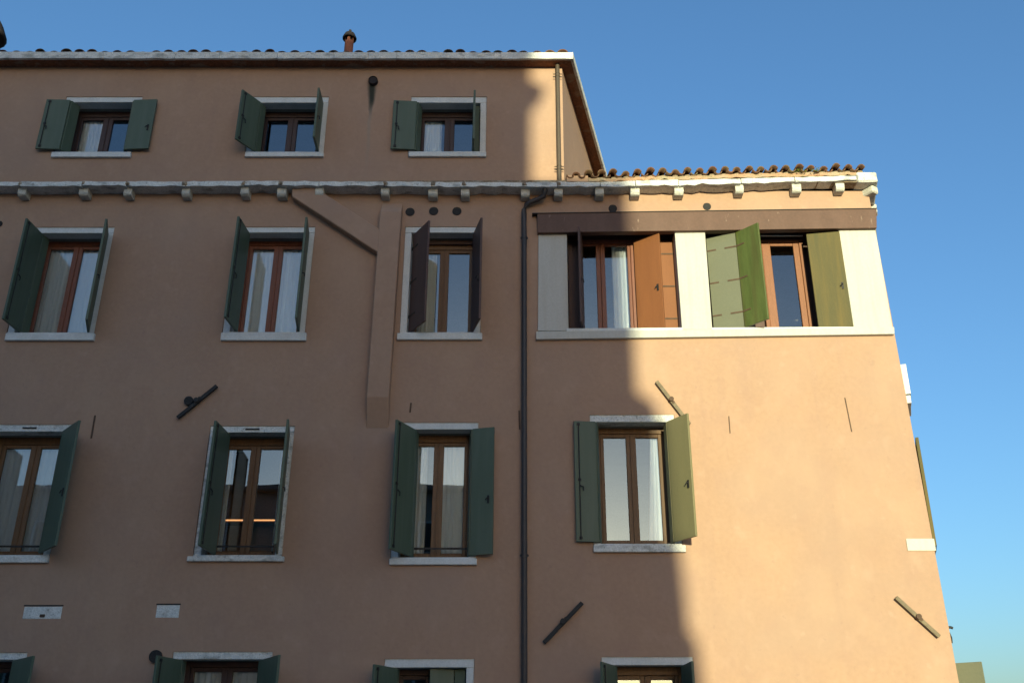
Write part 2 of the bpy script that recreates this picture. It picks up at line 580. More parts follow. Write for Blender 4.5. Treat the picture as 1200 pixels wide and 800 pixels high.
def inside(pt, poly):
    x, z = pt
    r = False
    n = len(poly)
    for i in range(n):
        (x0, z0), (x1, z1) = poly[i], poly[(i + 1) % n]
        if (z0 > z) != (z1 > z) and x < (x1 - x0) * (z - z0) / (z1 - z0) + x0:
            r = not r
    return r


def sheet_with_holes(outer, holes):
    vs, es = [], []
    for poly in [outer] + holes:
        o = len(vs)
        vs += [Vector(p) for p in poly]
        es += [(o + i, o + (i + 1) % len(poly)) for i in range(len(poly))]
    v2, e2, f2, *_ = delaunay_2d_cdt(vs, es, [], 0, 1e-5)
    keep = []
    for f in f2:
        c = sum((v2[i] for i in f), Vector((0, 0))) / len(f)
        if inside(c, outer) and not any(inside(c, h) for h in holes):
            keep.append(f)
    return v2, keep


v2, f2 = sheet_with_holes(outer, holes)
wb = MB()
wb.add([(p.x, D, p.y) for p in v2], [tuple(f) for f in f2])
for h in holes:                              # the plaster's own edge round each opening
    n = len(h)
    wb.add([(x, D, z) for x, z in h] + [(x, D + 0.05, z) for x, z in h], [(i, (i + 1) % n, (i + 1) % n + n, i + n) for i in range(n)])
part("facade_wall", wb, M['wall'], house)

# side and back walls
SA = R(20)                                   # the wing's flank, turned away from the street
SDX, SDY = math.sin(SA), math.cos(SA)
UA = R(13.2)                                 # the top storey's flank
UDX, UDY = math.sin(UA), math.cos(UA)
L_S = 9.0
part("wing_side_wall", MB().add([(xr(0), D, 0), (xr(0) + SDX * L_S, D + SDY * L_S, 0), (xr(ZC) + SDX * L_S, D + SDY * L_S, ZC), (xr(ZC), D, ZC)],
                                [(0, 1, 2, 3)]), M['wall'], house)
part("upper_side_wall", MB().add([(XC, D, ZC - 0.3), (XC + UDX * L_S, D + UDY * L_S, ZC - 0.3), (XC + UDX * L_S, D + UDY * L_S, ZE), (XC, D, ZE)],
                                 [(0, 1, 2, 3)]), M['wall'], house)
yb = D + 8.8
part("rear_wall", MB().add([(XL, yb, 0), (xr(0) + SDX * L_S, yb, 0), (xr(0) + SDX * L_S, yb, ZC), (XC + UDX * L_S, yb, ZC), (XC + UDX * L_S, yb, ZE), (XL, yb, ZE)],
                           [(0, 1, 2, 3, 4, 5)]), M['wall'], house)
part("end_wall", MB().add([(XL, D, 0), (XL, yb, 0), (XL, yb, ZE), (XL, D, ZE)], [(0, 1, 2, 3)]), M['wall'], house)

# rooms: floor slabs, a rear partition and cross partitions
zf = [0.05, 3.55, 6.95, zof(212) - 0.1, ZE]
for i, z in enumerate(zf[:-1]):
    x1 = xr(z) if i < 3 else XC
    part("floor_slab", MB().box(XL + 0.05, x1 - 0.05, D + 0.36, D + 4.5, z - 0.2, z), M['room'], house)
part("ceiling", MB().box(XL + 0.05, XC - 0.05, D + 0.36, D + 4.5, ZE - 0.08, ZE - 0.02), M['room'], house)
part("ceiling", MB().box(XC + 0.05, XR1 - 0.05, D + 0.36, D + 4.5, ZC - 0.1, ZC - 0.03), M['room'], house)
part("inner_wall", MB().box(XL, XR1, D + 4.5, D + 4.6, 0, ZC - 0.1), M['room'], house)
part("inner_wall", MB().box(XL, XC, D + 4.5, D + 4.6, ZC - 0.09, ZE - 0.05), M['room'], house)
for x in (-5.4, -2.5, 0.2, 2.95):
    part("partition", MB().box(x, x + 0.1, D + 0.4, D + 4.5, 0.06, (ZE - 0.1) if x < 0 else ZC - 0.12), M['room'], house)


# ------------------------------------------------------------------ windows
def curtain(x0, x1, z0, z1, y, label, folds=9, amp=0.018, lean=0.0, group=None):
    mb = MB()
    nx, nz = max(24, int((x1 - x0) * 90)), 8
    ph = random.random() * 6
    vs = []
    for j in range(nz + 1):
        t = j / nz
        for i in range(nx + 1):
            s = i / nx
            x = x0 + (x1 - x0) * s + lean * t * (s if lean < 0 else 1 - s)
            a = amp * (0.7 + 0.5 * math.sin(7 * s + ph))
            yy = y + a * math.sin(folds * 2 * math.pi * s + ph + 0.6 * math.sin(3 * t + ph)) + 0.4 * a * math.sin(folds * 4.7 * s * math.pi + 2 * ph)
            vs.append((x, yy, z0 + (z1 - z0) * t))
    fs = [(j * (nx + 1) + i, j * (nx + 1) + i + 1, (j + 1) * (nx + 1) + i + 1, (j + 1) * (nx + 1) + i) for j in range(nz) for i in range(nx)]
    mb.add(vs, fs, True)
    o = part("curtain", mb, M['curtain'])
    return tag(o, label, "curtain", group)


def window(key, wood, jambs=True, stone='stone', jw=0.105, bar=False, yw=0.30, head=0.07, mull=0.14, blind=False, sill_label=None):
    w = WIN[key]
    x0, x1, zt, zl, zs, zb = (w[k] for k in ('x0', 'x1', 'zt', 'zl', 'zs', 'zb'))
    ix0, ix1 = x0 + jw, x1 - jw
    w['ix0'], w['ix1'] = ix0, ix1
    ya, yc = D + yw, D + yw + 0.07
    st = M[stone]
    # the timber frame is the window part itself
    fw = 0.055
    mb = MB()
    mb.box(ix0 - 0.02, ix0 + fw, ya, yc, zs - 0.05, zl + 0.03)
    mb.box(ix1 - fw, ix1 + 0.02, ya, yc, zs - 0.05, zl + 0.03)
    mb.box(ix0 + fw, ix1 - fw, ya, yc, zl - head, zl + 0.03)
    mb.box(ix0 + fw, ix1 - fw, ya, yc, zs - 0.05, zs + 0.045)
    win = part("window", mb, M[wood], house, bevel=0.004)
    # stones
    part("lintel", MB().box(x0 + 0.002, x1 - 0.002, D + 0.014, D + 0.20, zl, zt + 0.01), st, win, bevel=0.006, jitter=0.002)
    for a, b in ((x0 + 0.002, ix0), (ix1, x1 - 0.002)):
        part("jamb", MB().box(a, b, D + 0.016, D + 0.20, zs - 0.002, zl - 0.002), st, win, bevel=0.006, jitter=0.0015)
    part("sill", MB().box(w['sx0'], w['sx1'], D - 0.05, D + 0.05, zb, zs - 0.03).box(x0 + 0.01, x1 - 0.01, D - 0.02, D + 0.33, zs - 0.034, zs - 0.006),
         st, win, bevel=0.005, jitter=0.0015)
    # rendered reveal behind the stones
    rv = MB()
    rv.box(x0 - 0.02, ix0 - 0.006, D + 0.2, D + 0.42, zs - 0.1, zl + 0.1)
    rv.box(ix1 + 0.006, x1 + 0.02, D + 0.2, D + 0.42, zs - 0.1, zl + 0.1)
    rv.box(ix0 - 0.006, ix1 + 0.006, D + 0.2, D + 0.42, zl + 0.006, zl + 0.1)
    rv.box(ix0 - 0.006, ix1 + 0.006, D + 0.335, D + 0.42, zs - 0.1, zs - 0.055)
    part("reveal", rv, M['reveal'], win)
    # sashes and panes
    xm = (ix0 + ix1) / 2
    gx0, gx1 = ix0 + fw, ix1 - fw
    ztop, zbot = zl - head, zs + 0.045
    sw = mull / 2
    for a, b, hand in ((gx0 + 0.003, xm - 0.002, 0), (xm + 0.002, gx1 - 0.003, 1)):
        lo, hi = (0.05, sw) if hand == 0 else (sw, 0.05)
        s = MB()
        s.box(a, a + lo, ya + 0.012, yc - 0.008, zbot + 0.003, ztop - 0.003)
        s.box(b - hi, b, ya + 0.012, yc - 0.008, zbot + 0.003, ztop - 0.003)
        s.box(a + lo, b - hi, ya + 0.014, yc - 0.01, ztop - 0.055, ztop - 0.003)
        s.box(a + lo, b - hi, ya + 0.014, yc - 0.01, zbot + 0.003, zbot + 0.07)
        sash = part("sash", s, M[wood], win, bevel=0.005)
        part("pane", MB().add([(a + lo - 0.005, ya + 0.04, zbot + 0.065), (b - hi + 0.005, ya + 0.04, zbot + 0.065), (b - hi + 0.005, ya + 0.04, ztop - 0.05),
                               (a + lo - 0.005, ya + 0.04, ztop - 0.05)], [(0, 1, 2, 3)]), M['glass'], win)
    part("sash_moulding", MB().box(xm - 0.014, xm + 0.014, ya - 0.006, ya + 0.0115, zbot + 0.02, ztop - 0.01), M[wood], win, bevel=0.004)
    if blind:
        part("blind_box", MB().box(ix0 + 0.01, ix1 - 0.01, ya - 0.06, ya - 0.003, zl - 0.075, zl - 0.01), M['dark_brown'], win, bevel=0.006)
    if bar:
        part("guard_bar", MB().box(ix0 - 0.005, ix1 + 0.005, D + 0.17, D + 0.185, zs + 0.14, zs + 0.165), M['iron'], win)
    w['g'] = (gx0, gx1, zbot, ztop, D + yw + 0.09)
    return win


for k in ('11', '12', '13'):
    window(k, 'wood_dark', yw=0.28, head=0.1, mull=0.16, jw=0.105)
window('21', 'wood_red', yw=0.30)
window('22', 'wood_red', yw=0.30)
window('23', 'wood_brown', yw=0.30, head=0.15, blind=True)
window('31', 'wood_brown', stone='old_stone', bar=True, head=0.1)
window('32', 'wood_brown', stone='old_stone', bar=True, head=0.1)
window('33', 'wood_brown', bar=True, head=0.1)
window('34', 'wood_brown', stone='old_stone', head=0.08)
window('41', 'wood_dark', stone='old_stone')
window('42', 'wood_dark', stone='old_stone')
window('43', 'wood_dark')
window('44', 'wood_brown', head=0.1)


def cur(key, a, b, label, **kw):
    gx0, gx1, z0, z1, y = WIN[key]['g']
    z0, z1 = z0 - 0.05, z1 + 0.03
    return curtain(gx0 + (gx1 - gx0) * a, gx0 + (gx1 - gx0) * b, z0, z1, y, label, **kw)


cur('11', 0.02, 0.39, "white curtain hanging in the leftmost window of the top floor", folds=5)
cur('13', 0.03, 0.36, "white curtain in the top floor window nearest the sunlit corner", folds=4)
cur('21', 0.0, 0.99, "pale sheer curtain filling the leftmost window under the stone cornice", folds=13)
cur('22', 0.0, 0.99, "white pleated curtain filling the window left of the plastered chimney breast", folds=13)
cur('23', 0.02, 0.36, "white curtain in the window with dark brown shutters below three round vents", folds=5)
cur('31', 0.0, 0.98, "grey looking sheer curtain in the window at the left edge below the cornice floor", folds=12)
cur('32', 0.0, 0.12, "narrow gathered curtain left of the warm strip light in the shaded window", folds=3)
cur('32', 0.9, 1.0, "narrow gathered curtain right of the warm strip light in the shaded window", folds=3)
cur('33', 0.02, 0.30, "curtain drawn to the left in the window between chimney breast and dark drainpipe", folds=4)
cur('33', 0.52, 0.99, "curtain covering the right pane in the window between chimney breast and dark drainpipe", folds=6)
cur('34', 0.72, 0.99, "white curtain in the half sunlit window right of the dark drainpipe", folds=4, lean=0.1)
cur('42', 0.03, 0.98, "dim curtain in the lowest window below the small white stone plaque", folds=10)

# warm strip light in the room behind window 32, with panelling behind and an added shelf that blocks its downward glow
xa, za = at(262, 608.5, D + 1.6)
xb, zb_ = at(324, 606, D + 1.6)
part("panelled_wall", MB().box(xa - 0.8, xb + 0.7, D + 1.75, D + 1.8, 3.6, 6.5), M['dark_room'], house)
part("glow_blocking_shelf", MB().box(xa - 0.5, xb + 0.45, D + 1.5, D + 1.748, za - 0.06, za - 0.03), M['dark_room'], house)
o = part("strip_light", MB().box(xa - 0.15, xb + 0.1, D + 1.47, D + 1.495, za - 0.046, za - 0.03), M['lamp'])
tag(o, "glowing warm strip light inside the shaded window left of the chimney breast", "lamp")


# ------------------------------------------------------------------ shutters
TH = 0.034


def resolve(pt, Zb, Zt):
    k = pt[0]
    if k == 'y':
        return Vector((xat(pt[1], Zb, D + pt[2]), D + pt[2]))
    if k == 'z':
        return Vector(onz(pt[1], pt[2], Zb))
    if k == 'ty':
        return Vector((xat(pt[1], Zt, D + pt[2]), D + pt[2]))
    if k == 'tz':
        return Vector(onz(pt[1], pt[2], Zt))


def camside(p, q):
    d = (q - p).normalized()
    nrm = Vector((d.y, -d.x))
    return 1 if nrm.dot(Vector((0, 0)) - (p + q) / 2) > 0 else -1


def shutter(key, chain, m, hardware='rod', zb=None, zt=None, label=None, mats=None):
    if key in WIN:
        w = WIN[key]
        zb, zt = w['zs'] + 0.012, w['zl'] - 0.012
    P = [resolve(c, zb, zt) for c in chain]
    ms = mats or [m] * (len(P) - 1)
    # the outer leaf is the shutter, the others fold from it
    order = list(range(len(P) - 1))[::-1]
    root = None
    for i in order:
        p, q = P[i], P[i + 1]
        d = (q - p).normalized()
        a, b = p + d * 0.006, q - d * (0.006 if i < len(P) - 2 else 0.0)
        dz = 0.004 * (len(P) - 2 - i)
        mb = MB().plate(a, b, TH, zb + dz, zt - dz)
        if root is None:
            root = part("shutter", mb, M[ms[i]], house, bevel=0.004, label=label)
        else:
            part("shutter_leaf", mb, M[ms[i]], root, bevel=0.004)
    p, q = P[-2], P[-1]
    d = (q - p).normalized()
    s = camside(p, q)
    nrm = Vector((d.y, -d.x)) * s
    L = (q - p).length
    H = zt - zb

    def onleaf(t, out):
        v = p + d * t + nrm * (TH / 2 + out)
        return v.x, v.y
    if hardware == 'rod':
        t = L - 0.065
        x, y = onleaf(t, 0.011)
        rod = part("bolt_rod", MB().tube([(x, y, zb + 0.03), (x, y, zt - 0.03)], 0.0075, 8), M['iron'], root)
        kb = MB()
        for z in (zb + 0.05, zb + H * 0.5, zt - 0.05):
            kb.plate(onleaf(t - 0.022, 0.006), onleaf(t + 0.022, 0.006), 0.014, z - 0.018, z + 0.018)
        part("rod_guide", kb, M['iron'], root)
        zc = zb + H * 0.45
        a = onleaf(t, 0.025)
        b = onleaf(t - 0.05, 0.03)
        part("handle", MB().tube([(a[0], a[1], zc), (b[0], b[1], zc - 0.02), (b[0], b[1], zc - 0.075)], 0.009, 8), M['iron'], root)
    elif hardware == 'latch':
        t = L - 0.07
        zc = zb + H * 0.42
        hb = MB().plate(onleaf(t - 0.014, 0.006), onleaf(t + 0.014, 0.006), 0.012, zc - 0.055, zc + 0.055)
        a = onleaf(t, 0.03)
        hb.tube([(*onleaf(t, 0.0), zc + 0.02), (*a, zc + 0.02), (*onleaf(t - 0.035, 0.03), zc - 0.01)], 0.008, 8)
        part("handle", hb, M['iron'], root)
    if hardware == 'strap' or hardware == 'strap2':
        for fz in (0.16, 0.5, 0.85):
            z = zb + H * fz
            hb = MB().plate(onleaf(0.01, 0.003), onleaf(min(0.2, L * 0.55), 0.003), 0.006, z - 0.011, z + 0.011)
            hb.tube([(*onleaf(0.005, 0.0), z - 0.025), (*onleaf(0.005, 0.0), z + 0.025)], 0.011, 8)
            part("hinge_strap", hb, M['rusty'] if hardware == 'strap2' else M['iron'], root)
    if hardware == 'edge':
        zc = zb + H * 0.45
        part("handle", MB().tube([(*onleaf(L - 0.05, 0), zc), (*onleaf(L - 0.05, 0.03), zc), (*onleaf(L - 0.06, 0.035), zc - 0.05)], 0.009, 8), M['iron'], root)
    return root, P, zb, zt


# top floor
shutter('11', [('y', 81, .13), ('y', 70, -.05), ('y', 41.3, -.07)], 'green')
shutter('11', [('y', 146.3, .13), ('y', 145.7, -.05), ('y', 174, -.07)], 'green', 'latch')
shutter('12', [('y', 304, .13), ('y', 297.8, 0), ('z', 275.5, 162.8)], 'green')
shutter('12', [('y', 373, .08), ('z', 367.5, 160.5)], 'green', 'edge')
shutter('13', [('y', 491.2, .13), ('y', 486.2, -.03), ('y', 457.8, -.06)], 'green')
shutter('13', [('y', 561.5, .1), ('y', 554, .1), ('z', 555, 162.5)], 'green', 'edge')
# cornice floor
shutter('21', [('y', 32, .2), ('y', 23.4, .04), ('z', 3, 373.5)], 'green')
shutter('21', [('y', 103.5, .05), ('z', 101.3, 374)], 'green', 'edge')
shutter('22', [('y', 277.5, .05), ('z', 263.2, 371.3)], 'green')
shutter('22', [('y', 349.8, .03), ('z', 346.8, 372)], 'green', 'edge')
shutter('23', [('y', 479.3, .08), ('z', 498.0, 376)], 'dark_brown', 'strap', label="dark brown shutter with iron straps")
shutter('23', [('y', 552.5, .06), ('z', 562.2, 373)], 'dark_brown', 'latch', label="dark brown shutter seen nearly edge on")
# middle floor
shutter('31', [('y', -44, .1), ('z', -70, 640)], 'green')
shutter('31', [('y', 45.8, -.03), ('z', 65.3, 638.9)], 'green', 'latch')
shutter('32', [('y', 251.3, .1), ('z', 232.8, 638.4)], 'green')
shutter('32', [('y', 324.4, .03), ('z', 322.3, 637.3)], 'green', 'edge')
shutter('33', [('y', 483.5, .15), ('y', 479.5, .0), ('z', 456.0, 642.8)], 'green')
shutter('33', [('y', 548.5, .15), ('y', 550.5, -.03), ('y', 577.5, -.12)], 'green', 'latch')
shutter('34', [('y', 704.3, .12), ('y', 702.5, -.03), ('y', 675.2, -.06)], 'green')
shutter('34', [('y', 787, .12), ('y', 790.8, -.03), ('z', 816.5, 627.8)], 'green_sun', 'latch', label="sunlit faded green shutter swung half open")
# lowest floor
shutter('41', [('ty', 16, -.02), ('tz', 39.8, 767.9)], 'green', 'latch')
shutter('42', [('ty', 217, .12), ('ty', 212.5, 0), ('tz', 184, 767.4)], 'green')
shutter('42', [('ty', 304.5, .05), ('tz', 327.7, 766.5)], 'green', 'latch')
shutter('43', [('ty', 467, .12), ('ty', 464, 0), ('tz', 438, 777.7)], 'green')
shutter('43', [('ty', 546, .12), ('ty', 532.7, .14), ('ty', 504, .08)], 'green', 'none', label="green shutter left half closed")
shutter('44', [('ty', 722, .1), ('ty', 720, 0), ('tz', 704.5, 774.7)], 'green')
shutter('44', [('ty', 799, .05), ('tz', 811.3, 774)], 'green', 'latch')

# ------------------------------------------------------------------ loggia of the wing
PZT = zof(274)
PZS = zof(387.5)


def skewbox(mb, tl, tr, br, bl, Yf, y1):
    """front face given by four photo points on plane Yf, extruded back to y1"""
    poly = [at(*p, Yf) for p in (bl, br, tr, tl)]
    return mb.prism(poly, Yf, y1)


bY = D - 0.085
part("loggia_beam", skewbox(MB(), (629.6, 250.3), (1027.3, 244.4), (1027.5, 267.0), (630.0, 272.6), bY, D + 0.03), M['beam'], house, bevel=0.004)
part("beam_flashing", skewbox(MB(), (623.5, 249.4), (1027.8, 243.6), (1027.8, 244.3), (623.5, 250.2), bY - 0.012, D - 0.001), M['iron'], house)
for k, (tl, tr, br, bl) in enumerate([((631, 272.5), (664.2, 272), (666.4, 387.5), (630.2, 387.5)),
                                      ((790.6, 270), (826, 269.5), (834.8, 386), (799.4, 386)),
                                      ((982.6, 267), (1025.4, 266), (1046.2, 384), (1000.6, 384))]):
    pp = [at(*q, D - 0.02) for q in (bl, br, tr, tl)]
    mb = MB()
    zt_, zb_ = max(p[1] for p in pp), min(p[1] for p in pp)
    mb.prism(pp, D - 0.02, D + 0.34)
    part("pilaster", mb, M['pilaster'], house, bevel=0.006)
part("loggia_sill", skewbox(MB(), (628.4, 388.2), (1048, 383.0), (1048.4, 391.2), (628.4, 397.3), D - 0.06, D + 0.34), M['pilaster'], house, bevel=0.005, jitter=0.001)
for a, b, ya_, yb_ in ((664, 800, 384.6, 386.4), (834, 1001, 383.6, 385.2)):
    part("sill_ledge", skewbox(MB(), (a, ya_), (b, ya_ - 1), (b, yb_ + 1), (a, yb_ + 2), D - 0.035, D + 0.3), M['stone'], house, bevel=0.003)

# joinery behind the loggia
for (xl_, xr_, xm0, xm1, wood, open_l) in ((668, 748.5, 701.8, 712.2, 'wood_red', 0), (900, 955, None, None, 'wood_orange', 1)):
    yw = D + 0.30
    zb_, zt_ = zof(386.5, D) + 0.02, zof(281, D + 0.30)
    X0, X1 = xat(xl_, zb_, yw), xat(xr_, zb_, yw)
    mb = MB()
    fw = 0.06
    mb.box(X0, X0 + fw, yw, yw + 0.08, zb_, zt_)
    mb.box(X1 - fw, X1, yw, yw + 0.08, zb_, zt_)
    mb.box(X0 + fw, X1 - fw, yw, yw + 0.08, zt_ - 0.05, zt_)
    mb.box(X0 + fw, X1 - fw, yw, yw + 0.08, zb_, zb_ + 0.05)
    win = part("window", mb, M[wood], house, bevel=0.004, label="loggia window with orange brown wood" if open_l else None)
    if open_l:
        # one tall sash: glass between photo columns 907..931 at its head
        a = X0 + fw + 0.003
        b = X1 - fw - 0.003
        segs = [(a, b, xat(915, zb_, yw) - a, b - xat(943, zb_, yw))]
    else:
        c0, c1 = xat(xm0, zb_, yw), xat(xm1, zb_, yw)
        xm = (c0 + c1) / 2
        segs = [(X0 + fw + 0.003, xm - 0.002, 0.05, xm - c0), (xm + 0.002, X1 - fw - 0.003, c1 - xm, 0.05)]
    for a, b, lo, hi in segs:
        s = MB()
        z0, z1 = zb_ + 0.053, zt_ - 0.053
        s.box(a, a + lo, yw + 0.012, yw + 0.07, z0, z1)
        s.box(b - hi, b, yw + 0.012, yw + 0.07, z0, z1)
        s.box(a + lo, b - hi, yw + 0.014, yw + 0.068, z1 - 0.05, z1)
        s.box(a + lo, b - hi, yw + 0.014, yw + 0.068, z0, z0 + 0.06)
        part("sash", s, M[wood], win, bevel=0.005)
        part("pane", MB().add([(a + lo - 0.004, yw + 0.04, z0 + 0.055), (b - hi + 0.004, yw + 0.04, z0 + 0.055), (b - hi + 0.004, yw + 0.04, z1 - 0.045),
                               (a + lo - 0.004, yw + 0.04, z1 - 0.045)], [(0, 1, 2, 3)]), M['glass'], win)
    if not open_l:
        curtain(xat(722, zb_, yw), xat(743, zb_, yw), zb_ + 0.03, zt_, yw + 0.17, "half sunlit white curtain behind the chestnut brown loggia shutter", folds=5)
    else:
        part("curtain_rail", MB().tube([(X0 - 0.02, yw - 0.05, zt_ + 0.045), (X1, yw - 0.05, zt_ + 0.045)], 0.012, 8), M['stone'], win)
# head boarding over the joinery and plastered returns
hx0, hx1 = LX0 + 0.05, xr(LOG_ZT) - 0.1
part("loggia_head", MB().box(hx0, hx1, D + 0.37, D + 0.42, zof(283, D + 0.3), LOG_ZT + 0.25), M['dark_brown'], house)
part("loggia_soffit", MB().box(hx0, hx1, D + 0.035, D + 0.37, LOG_ZT + 0.2, LOG_ZT + 0.25), M['dark_brown'], house)
part("loggia_return", MB().box(hx0, xat(668, 9.3, D + 0.3), D + 0.385, D + 0.42, LOG_ZS - 0.1, zof(283, D + 0.3) - 0.002), M['dark_brown'], house)
part("loggia_return", MB().box(xat(748, 8.0, D + 0.3), xat(900, 8.0, D + 0.3), D + 0.385, D + 0.42, LOG_ZS - 0.1, zof(283, D + 0.3) - 0.002), M['dark_brown'], house)
part("loggia_return", MB().box(xat(955, 8.0, D + 0.3), hx1, D + 0.385, D + 0.42, LOG_ZS - 0.1, zof(283, D + 0.3) - 0.002), M['dark_brown'], house)

lzb, lzt = zof(386.0) + 0.03, zof(273.0)
shutter('L', [('y', 666.8, .25), ('y', 684.5, .25), ('y', 681, -.2)], 'dark_brown', 'edge', lzb, lzt, label="dark brown loggia shutter folded edge on")
r, P, a, b = shutter('L', [('y', 799, .25), ('y', 748, .25), ('y', 779.5, -.01)], 'brown', 'latch', lzb, lzt, label="chestnut brown bifold shutter, half sunlit")


def straps(P0, P1, zb, zt, parent, m, t0, t1, fr_=(0.16, 0.5, 0.85), joint=True):
    d = (P1 - P0).normalized()
    s = camside(P0, P1)
    nrm = Vector((d.y, -d.x)) * s
    L = (P1 - P0).length
    for f in fr_:
        z = zb + (zt - zb) * f
        p = P0 + d * (L * t0) + nrm * (TH / 2 + 0.003)
        q = P0 + d * (L * t1) + nrm * (TH / 2 + 0.003)
        part("hinge_strap", MB().plate(p, q, 0.007, z - 0.012, z + 0.012), M[m], parent)


straps(P[0], P[1], a, b, r, 'rusty', 0.03, 0.45)
r, P, a, b = shutter('L', [('y', 836.4, .17), ('y', 873, .0), ('z', 901, 373.5)], 'bright_green', 'none', lzb, lzt,
                     label="bifold shutter with one sage and one mottled bright green leaf", mats=['sage', 'bright_green'])
straps(P[0], P[1], a, b, r, 'rusty', 0.02, 0.32)
straps(P[0], P[1], a, b, r, 'rusty', 0.6, 0.99)
straps(P[1], P[2], a, b, r, 'rusty', 0.01, 0.35)
shutter('L', [('y', 1000, .12), ('y', 959, .05), ('y', 1000, -.035)], 'olive', 'latch', lzb, lzt, label="weathered olive shutter folded against the pilaster")

# ------------------------------------------------------------------ string cornice with corbels
cY = D - 0.24


def slab_y(px):
    """photo rows of the slab's front face (top, bottom) along the cornice"""
    pts = [(-300, 212.6, 217.8), (0, 212.2, 217.6), (330, 212, 217.6), (620, 213, 218.6), (702, 213, 218.4), (744, 211.6, 217.6), (800, 210.3, 216.6), (865, 208.3, 214.8),
           (930, 207, 213.4), (995, 205.6, 211.4), (1040, 204.6, 210.5)]
    for (a, t0, b0), (b, t1, b1) in zip(pts, pts[1:]):
        if px <= b:
            s = (px - a) / (b - a)
            return t0 + (t1 - t0) * s, b0 + (b1 - b0) * s
    return pts[-1][1:]


corb = [-190, -120, -45, 25, 97, 149, 217, 286.4, 329.5, 374, 451, 507, 545, 615.6, 654.4, 702.6, 744.4, 795.8, 866.7, 933.9, 984.8]
cornice = part("cornice", MB().prism([at(-320, 219.5, D - 0.195), at(1012, 213.6, D - 0.195), at(1012, 209.5, D - 0.195), at(-320, 215.5, D - 0.195)], D - 0.195, D - 0.002), M['rubble'], house)


def rough_slab(px0, px1, dzt=0.0, dzb=0.0, Yf=cY, y1=D - 0.002, amp=0.008, n=None, rows=None):
    n = n or max(3, int((px1 - px0) / 8))
    mb = MB()
    P = []
    for i in range(n + 1):
        px = px0 + (px1 - px0) * i / n
        t, b = rows(px) if rows else slab_y(px)
        xt, zt = at(px, t, Yf)
        xb_, zb_ = at(px, b, Yf)
        jt = random.uniform(-1, 1) * amp
        jb = random.uniform(-1, 1) * amp * 1.3
        jy = random.uniform(-1, 1) * amp
        if random.random() < 0.12:
            jb += amp * 2.0
        P.append((xt, zt + dzt + jt, zb_ + dzb + jb, Yf + jy))
    vs = []
    for x, zt, zb_, yf in P:
        vs += [(x, yf, zb_), (x, yf + 0.004, zt - 0.008), (x, yf + 0.014, zt), (x, y1, zt), (x, y1, zb_)]
    fs = []
    for i in range(n):
        o, q = i * 5, (i + 1) * 5
        for k in range(5):
            fs.append((o + k, q + k, q + (k + 1) % 5, o + (k + 1) % 5))
    fs += [tuple(range(5)), tuple(range(n * 5 + 4, n * 5 - 1, -1))]
    return mb.add(vs, fs)


joints = [-300] + [c + random.uniform(-1, 1) for c in corb[1:18] if c not in (545, 615.6, 329.5)] + [868, 931, 1003.5]
for a, b in zip(joints, joints[1:]):
    part("cornice_slab", rough_slab(a + 0.45, b - 0.45, random.uniform(-0.006, 0.006), random.uniform(-0.006, 0.006), cY + random.uniform(-0.008, 0.008)),
         M['old_stone'], cornice)


def corbel_mesh(px):
    t, b = slab_y(px)
    zt = at(px, b, cY)[1] + 0.012
    x = at(px, b + 5, D - 0.19)[0]
    h, pr = 0.14 + random.uniform(-.008, .008), 0.175 + random.uniform(-.012, .012)
    r = 0.06
    prof = [(D - 0.001, zt), (D - pr, zt), (D - pr, zt - h + r)]
    for k in range(1, 6):
        an = math.pi / 2 * k / 5
        prof.append((D - pr + r * (1 - math.cos(an)), zt - h + r * (1 - math.sin(an))))
    prof.append((D - 0.001, zt - h))
    wv = 0.067 + random.uniform(-.004, .006)
    return MB().prism_x(prof, x - wv, x + wv), x, zt


for px in corb:
    mb, x, zt = corbel_mesh(px)
    c = part("corbel", mb, M['corbel'], cornice, bevel=0.006, jitter=0.003)
    if px < 700 and px not in (374,):
        # lumps of old cement over the joint above the corbel
        t, b = slab_y(px)
        z1 = at(px, t, cY)[1]
        lb = MB().lathe([(0.001, zt + 0.0), (0.05, zt + 0.005), (0.045, zt + 0.06), (0.001, z1 + 0.012)], (x + random.uniform(-.02, .02), cY + 0.03), 9)
        part("cement_patch", lb, M['rubble'], cornice, jitter=0.008)
# corner block and its diagonal corbel
ex0, ez0 = at(1004.5, 209, cY)
ex1 = at(1028.5, 209, cY)[0]
ez_t, ez_b = at(1015, 201.2, cY)[1], at(1015, 212.6, cY)[1]
cb = MB()
ed = 0.55
cb.plan([(ex0, cY), (ex1 - 0.02, cY - 0.005), (ex1 + 0.0, cY + 0.02), (ex1 + SDX * ed, D + SDY * ed), (ex0, D + 0.1)], ez_b, ez_t)
part("corner_slab", cb, M['old_stone'], cornice, bevel=0.02, jitter=0.005)
sc = MB()
z0s = ez_b
sc.plan([(ex1 + SDX * 0.56, D + SDY * 0.56), (ex1 + SDX * 5, D + SDY * 5), (XR1 + SDX * 5, D + SDY * 5), (XR1 + SDX * 0.5, D + SDY * 0.5)], ez_b + 0.02, ez_t - 0.03)
part("side_cornice_slab", sc, M['old_stone'], cornice, bevel=0.01)
dv = Vector((0.60, -0.80))
pc = Vector((XR1 + 0.0, D))
nv = Vector((-dv.y, dv.x))
t0 = pc - dv * 0.1
cbm = MB().plan([t0 - nv * 0.075, t0 + dv * 0.235 - nv * 0.075, t0 + dv * 0.235 + nv * 0.075, t0 + nv * 0.075][::-1], ez_b - 0.125, ez_b + 0.008)
part("corbel", cbm, M['corbel'], cornice, bevel=0.02)
